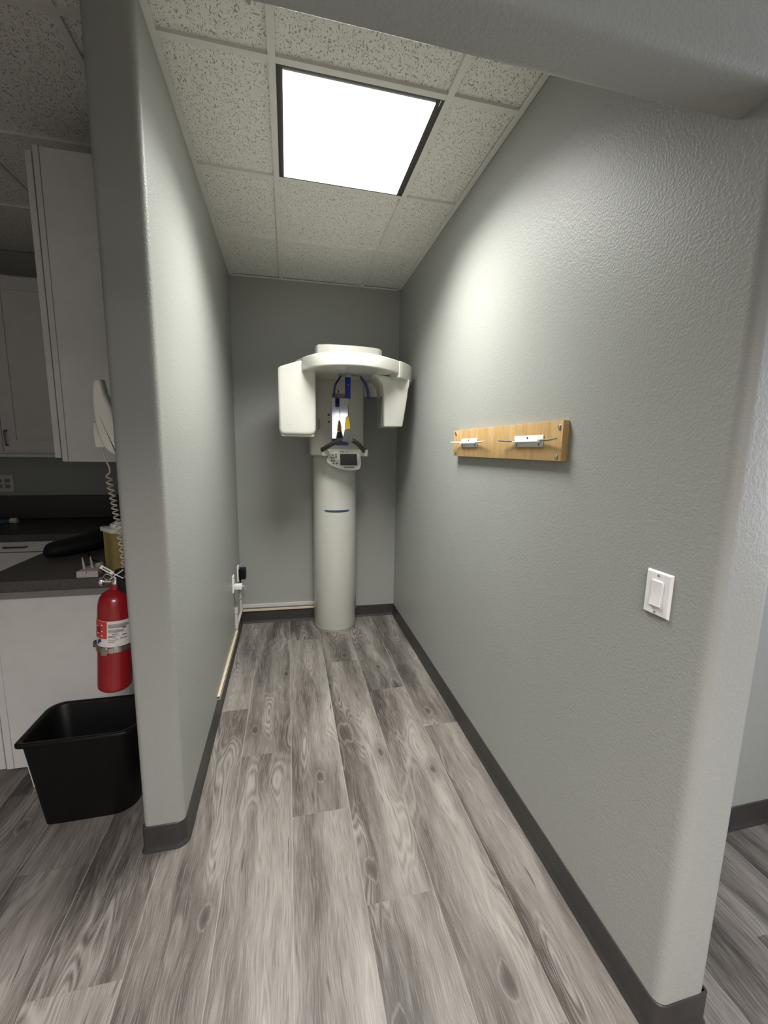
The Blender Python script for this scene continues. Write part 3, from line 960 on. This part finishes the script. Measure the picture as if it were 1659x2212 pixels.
# black cushion-like case on near counter
bc2 = thing('padded_case', (-.95, .75, .91), 'long black padded case lying across the near dark counter', 'case')
pts = catmull([(-1.085, .610, .94), (-1.05, .63, .945), (-.98, .70, .955), (-.92, .80, .968), (-.87, .90, .98), (-.81, 1.02, .99), (-.76, 1.12, .99)], 5)
n = len(pts)
rs = [.036*(min(1, (i+.6)/4)**.5) * (1+.75*min(1, i/n*1.6)) for i in range(n)]
obj('case_body', tube([(p.x, p.y, .911+rs[i]*.82) for i, p in enumerate(pts)], rs, 20, flat=(.82, 1.7, (0, 0, 1))), BLACKSOFT, bc2)
cb = obj('thin_cable', tube(catmull([(-.93, .66, .913), (-.88, .56, .913), (-.83, .50, .913), (-.78, .47, .913), (-.70, .47, .913)], 6), .0025, 6), BLACKPL)
tag(cb, 'thin black cable curving over the near counter behind the stone tray', 'cable')

# tray with two burs
tr = thing('bur_block', (-.765, .262, .91), 'small pale stone block with two upright points on the near counter corner', 'block')
obj('block', prism([(-.800, .245), (-.724, .245), (-.728, .300), (-.745, .34), (-.765, .365), (-.795, .335)], 'z', .9105, .937, .002, 2), STONE, tr)
for (x, y, h) in ((-.787, .285, .05), (-.762, .295, .05)):
    obj('point', lathe([(0, 0), (.0055, 0), (.004, h*.6), (.0015, h), (0, h)], 12, mtx=T(x, y, .936) @ RY(-.1)), STONE, tr)
obj('lump', prism([(-.757, .31), (-.735, .30), (-.732, .325), (-.745, .34)], 'z', .936, .953, .004, 2), STONE, tr)
obj('notch', box(-.766, -.763, .2445, .246, .927, .937), PRINT, tr)

# sharps container, turned 48 degrees
sc = thing('sharps_container', (-.69, .31, .91), 'mustard yellow sharps box with white lid on the counter by the wall end', 'sharps container')
A = math.radians(-48)
MT = T(-.722, .318, .911) @ RZ(A)
# local: x along the face, y into depth
obj('bin_body', prism([(0, 0), (.048, 0), (.053, -.003), (.097, -.003), (.097, .085), (0, .085)], 'z', .006, .176, .003, 2, mtx=MT), SHARPS, sc)
obj('lid', box(-.006, .103, -.009, .091, .176, .194, .003, 2, mtx=MT), WHITEPL, sc)
obj('rotor', lathe([(.036, 0), (.036, .016), (.030, .018), (.028, .012), (0, .012)], 24, mtx=MT @ T(.062, .042, .193)), WHITEPL, sc)
for fx in (.004, .050):
    obj('foot', box(fx, fx+.017, -.006, .012, -.0005, .014, .002, 1, mtx=MT), WHITEPL, sc)
obj('foot', box(.02, .09, .06, .08, -.0005, .007, .002, 1, mtx=MT), WHITEPL, sc)

# ================================================================== WALL PHONE
ph = thing('wall_phone', (WLX, -.02, 1.53), 'white corded phone hanging on the partition beside the tall upper cabinet', 'phone')
hp_ = [(p.x, p.y) for p in catmull([(-.555, 1.641, 0), (-.562, 1.600, 0), (-.563, 1.555, 0), (-.561, 1.513, 0), (-.554, 1.47, 0), (-.542, 1.436, 0), (-.527, 1.416, 0), (-.508, 1.405, 0)], 5)]
hs = obj('handset', prism(hp_+[(WLX-.003, 1.405), (WLX-.003, 1.50), (-.512, 1.56), (-.528, 1.60), (-.535, 1.642)], 'y', -.086, -.036, .012, 4), PHONEW, ph, ang=60)
obj('cradle', prism([(-.588, 1.511), (-.558, 1.513), (-.54, 1.53), (WLX-.0005, 1.56), (WLX-.0005, 1.428), (-.586, 1.430), (-.589, 1.47)], 'y', -.030, .012, .005, 3), PHONEW, ph)
# coiled cord
cpts = [Vector(p) for p in catmull([(-.572, -.01, 1.432), (-.569, -.008, 1.40), (-.560, 0, 1.362), (-.562, .004, 1.345)], 5)]
base = catmull([(-.570, .01, 1.338), (-.562, .01, 1.27), (-.553, .005, 1.20), (-.543, 0, 1.12), (-.533, -.01, 1.02), (-.524, -.02, .98)], 40)
turns = 22
nb = len(base)
for i in range(turns*14):
    t_ = i/(turns*14)
    s = t_**.86
    p = base[int(s*(nb-1))]
    a = 2*PI*t_*turns+2.4
    rr = .0085*min(1, i/8+.3)
    cpts.append(Vector((p.x+rr*math.cos(a), p.y+rr*math.sin(a), p.z)))
obj('coiled_cord', tube(cpts, .0026, 6), CORDW, ph)

# ================================================================== FIRE EXTINGUISHER (tilted, on partition's left face)
fe = thing('fire_extinguisher', (-.585, -.04, .595), 'red fire extinguisher with paper label strapped to the partition above the wastebasket', 'fire extinguisher')
TL = T(-.583, -.04, .592) @ RY(math.radians(4.2))
rb = .0535
prof_e = [(0, .004), (rb*.55, .002), (rb*.86, 0), (rb*.96, .006), (rb, .016), (rb, .292), (rb*.97, .312), (rb*.88, .330), (rb*.70, .345), (rb*.45, .355), (.016, .360), (.014, .378), (0, .378)]
obj('cylinder', lathe(prof_e, 40, mtx=TL), RED, fe)
# label wraps the front: a band with printed areas
def wrap(r, a0, a1, z0, z1, m, name, par, n=16, th=.0006):
    t = bmesh.new()
    for i in range(n):
        q = []
        for (aa, zz) in ((i, z0), (i+1, z0), (i+1, z1), (i, z1)):
            an = math.radians(a0+(a1-a0)*aa/n)
            q.append((an, zz))
        t.faces.new([t.verts.new((r*math.cos(an), r*math.sin(an), zz)) for an, zz in q])
    bmesh.ops.remove_doubles(t, verts=t.verts, dist=1e-6)
    bmesh.ops.solidify(t, geom=t.faces, thickness=th)
    t.transform(TL)
    return obj(name, t, m, par)
lb = wrap(rb+.0006, 165, 350, .170, .262, LABELW, 'paper_label', fe)
wrap(rb+.0012, 165, 263, .200, .261, LABELR, 'red_panel', lb)
for i, (a0, a1, z, h) in enumerate([(240, 300, .2475, .0014), (240, 306, .2440, .0010), (240, 306, .2415, .001), (240, 306, .239, .001), (240, 300, .2365, .001), (240, 292, .234, .001),
        (240, 272, .2265, .001), (240, 285, .223, .001), (240, 292, .2205, .001), (240, 288, .218, .001), (243, 290, .215, .001), (252, 270, .2075, .0022),
        (240, 276, .201, .0012), (240, 262, .198, .001), (240, 266, .1955, .0012), (240, 268, .1895, .001), (240, 272, .1835, .0012), (240, 262, .1775, .001), (240, 260, .1745, .001),
        (284, 300, .200, .003), (278, 300, .187, .0024), (284, 298, .229, .004)]):
    wrap(rb+.0013, a0+27, a1+27, .172+(z-.157)*.86, .172+(z-.157)*.86+h, PRINT, 'print_line', lb, 8, .0003)
for (a, z) in ((222, .240), (246, .246), (226, .215), (246, .224), (246, .208)):
    wrap(rb+.0019, a-3, a+3, z, z+.004, LABELW, 'pictogram', lb, 3, .0003)
wrap(rb+.0019, 212, 240, .222, .240, RED, 'pictogram', lb, 6, .0003)
wrap(rb+.0013, 226, 242, .186, .194, LABELB, 'emblem', lb, 6, .0003)
wrap(rb+.0013, 232, 242, .190, .198, LABELB, 'emblem', lb, 6, .0003)
wrap(rb+.0013, 222, 232, .178, .186, LABELB, 'emblem', lb, 6, .0003)
# valve, lever, gauge, tag
MV = TL @ T(0, 0, .372)
obj('valve', lathe([(0, 0), (.013, 0), (.013, .020), (.010, .024), (.010, .034), (0, .034)], 20, mtx=MV), CHROME, fe)
obj('gauge', lathe([(0, 0), (.014, 0), (.015, .003), (.015, .010), (.012, .012), (0, .012)], 20, mtx=MV @ T(-.034, -.004, .014) @ RY(-PI/2)), CHROME, fe)
obj('gauge_stem', tube([MV @ Vector((-.036, -.004, .014)), MV @ Vector((-.008, -.002, .014))], .006, 12), CHROME, fe)
obj('handle', prism([(-.008, .028), (.002, .055), (.032, .062), (.040, .052), (.036, .042), (.008, .030)], 'y', -.010, .010, .002, 2, mtx=MV), BLACKPL, fe)
obj('lever', prism([(.008, .024), (.012, .034), (.038, .010), (.040, -.050), (.030, -.055), (.012, -.045)], 'y', -.011, .011, .002, 2, mtx=MV), BLACKPL, fe)
obj('pull_pin', tube(catmull([MV @ Vector(v) for v in ((-.006, -.014, .035), (-.020, -.018, .044), (-.030, -.016, .034), (-.022, -.014, .022), (-.008, -.012, .026))], 5), .0014, 6), CHROME, fe)
obj('cable_tie', tube(catmull([MV @ Vector(v) for v in ((-.010, -.016, .026), (.006, -.018, .040), (.030, -.018, .060))], 4), .0018, 6), WHITEPL, fe)
obj('cable_tie', tube(catmull([MV @ Vector(v) for v in ((-.030, -.016, .062), (.004, -.018, .044), (.030, -.018, .030))], 4), .0018, 6), WHITEPL, fe)
tg = obj('seal_tag', box(-.022, .022, -.0006, .0006, -.0065, .0065, .0004, 1, mtx=MV @ T(-.020, -.018, .058) @ RY(math.radians(32))), WHITEPL, fe)
obj('print_line', box(-.014, .012, -.0012, -.0004, -.002, .002, mtx=MV @ T(-.020, -.018, .058) @ RY(math.radians(32))), PRINT, tg)
# strap bracket (fixed to the wall, holds it)
sb = thing('wall_bracket', (WLX, -.04, .745), 'steel strap bracket around the red extinguisher', 'bracket')
t = bmesh.new()
for f_ in (0,):
    for (a0, a1) in ((140, 395),):
        N_ = 40
        ring = []
        for i in range(N_+1):
            an = math.radians(a0+(a1-a0)*i/N_)
            ring.append([t.verts.new((rr*math.cos(an), rr*math.sin(an), z)) for rr, z in ((rb+.002, .150), (rb+.0035, .150), (rb+.0035, .168), (rb+.002, .168))])
        for Aq, Bq in zip(ring, ring[1:]):
            for i in range(4):
                j = (i+1) % 4
                t.faces.new((Aq[i], Aq[j], Bq[j], Bq[i]))
        t.faces.new(ring[0][::-1]); t.faces.new(ring[-1])
t.transform(TL)
obj('strap', t, STEEL, sb)
obj('buckle', box(-.010, .010, -.0035, 0, -.016, .012, .001, 1, mtx=TL @ RZ(math.radians(-12)) @ T(0, -rb-.0035, .158) @ RY(.1)), STEEL, sb)
obj('catch', box(-.008, .008, -.004, 0, -.010, .010, .001, 1, mtx=TL @ RZ(math.radians(22)) @ T(0, -rb-.0035, .162)), STEEL, sb)
obj('clip', box(-rb-.012, -rb-.003, -.010, .004, .150, .172, .001, 1, mtx=TL), DARKMET, sb)
obj('backplate', box(-.505, WLX-.0003, -.055, -.025, .66, .88), STEEL, sb)

# ================================================================== WASTEBASKET
wb = thing('wastebasket', (-.77, .13, 0), 'black rectangular plastic wastebasket on the floor against the white cabinet', 'wastebasket')
def rr_ring(x0, x1, y0, y1, r, z, n=6):
    out = []
    for (cx, cy, a0, rr) in ((x1-r[1], y1-r[1], 0, r[1]), (x0+r[0], y1-r[0], 90, r[0]), (x0+r[2], y0+r[2], 180, r[2]), (x1-r[3], y0+r[3], 270, r[3])):
        for i in range(n+1):
            a = math.radians(a0+90*i/n)
            out.append((cx+rr*math.cos(a), cy+rr*math.sin(a), z))
    return out
def loft(levels, closed_bottom=True):
    t = bmesh.new()
    rings = [[t.verts.new(p) for p in L] for L in levels]
    for A_, B_ in zip(rings, rings[1:]):
        n_ = len(A_)
        for i in range(n_):
            j = (i+1) % n_
            t.faces.new((A_[i], A_[j], B_[j], B_[i]))
    t.faces.new(rings[0][::-1])
    t.faces.new(rings[-1])
    return t
r_ = (.055, .08, .022, .075)
lv = [rr_ring(-.893, -.590, .047, .225, r_, .001), rr_ring(-.897, -.586, .043, .229, r_, .006),
      rr_ring(-.925, -.552, .012, .247, r_, .355), rr_ring(-.927, -.550, .010, .249, r_, .362),
      rr_ring(-.936, -.541, .001, .257, r_, .362), rr_ring(-.940, -.537, -.003, .259, r_, .366), rr_ring(-.940, -.537, -.003, .259, r_, .376), rr_ring(-.936, -.541, .001, .257, r_, .380),
      rr_ring(-.928, -.549, .009, .250, r_, .380), rr_ring(-.922, -.555, .015, .244, r_, .372), rr_ring(-.892, -.590, .050, .222, r_, .008)]
obj('bin_shell', loft(lv), BLACKPL, wb, ang=50)

# ================================================================== groups of repeats
for o in COL.objects:
    if o.parent is None and 'label' in o.keys():
        b = o.name.split('.')[0]
        g = {'apron_hanger': 'apron hangers on the maple board', 'cable_raceway': 'cable raceways around the left back corner',
             'power_plug': 'plugs in the left wall outlets', 'upper_cabinet': 'upper cabinets of the left room',
             'base_cabinet': 'base cabinets of the left room', 'ceiling_light': 'ceiling light panels'}.get(b)
        if b == 'wall_outlet':
            g = 'outlets on the left alcove wall' if o.location.x > -1 else None
        if g:
            o['group'] = g
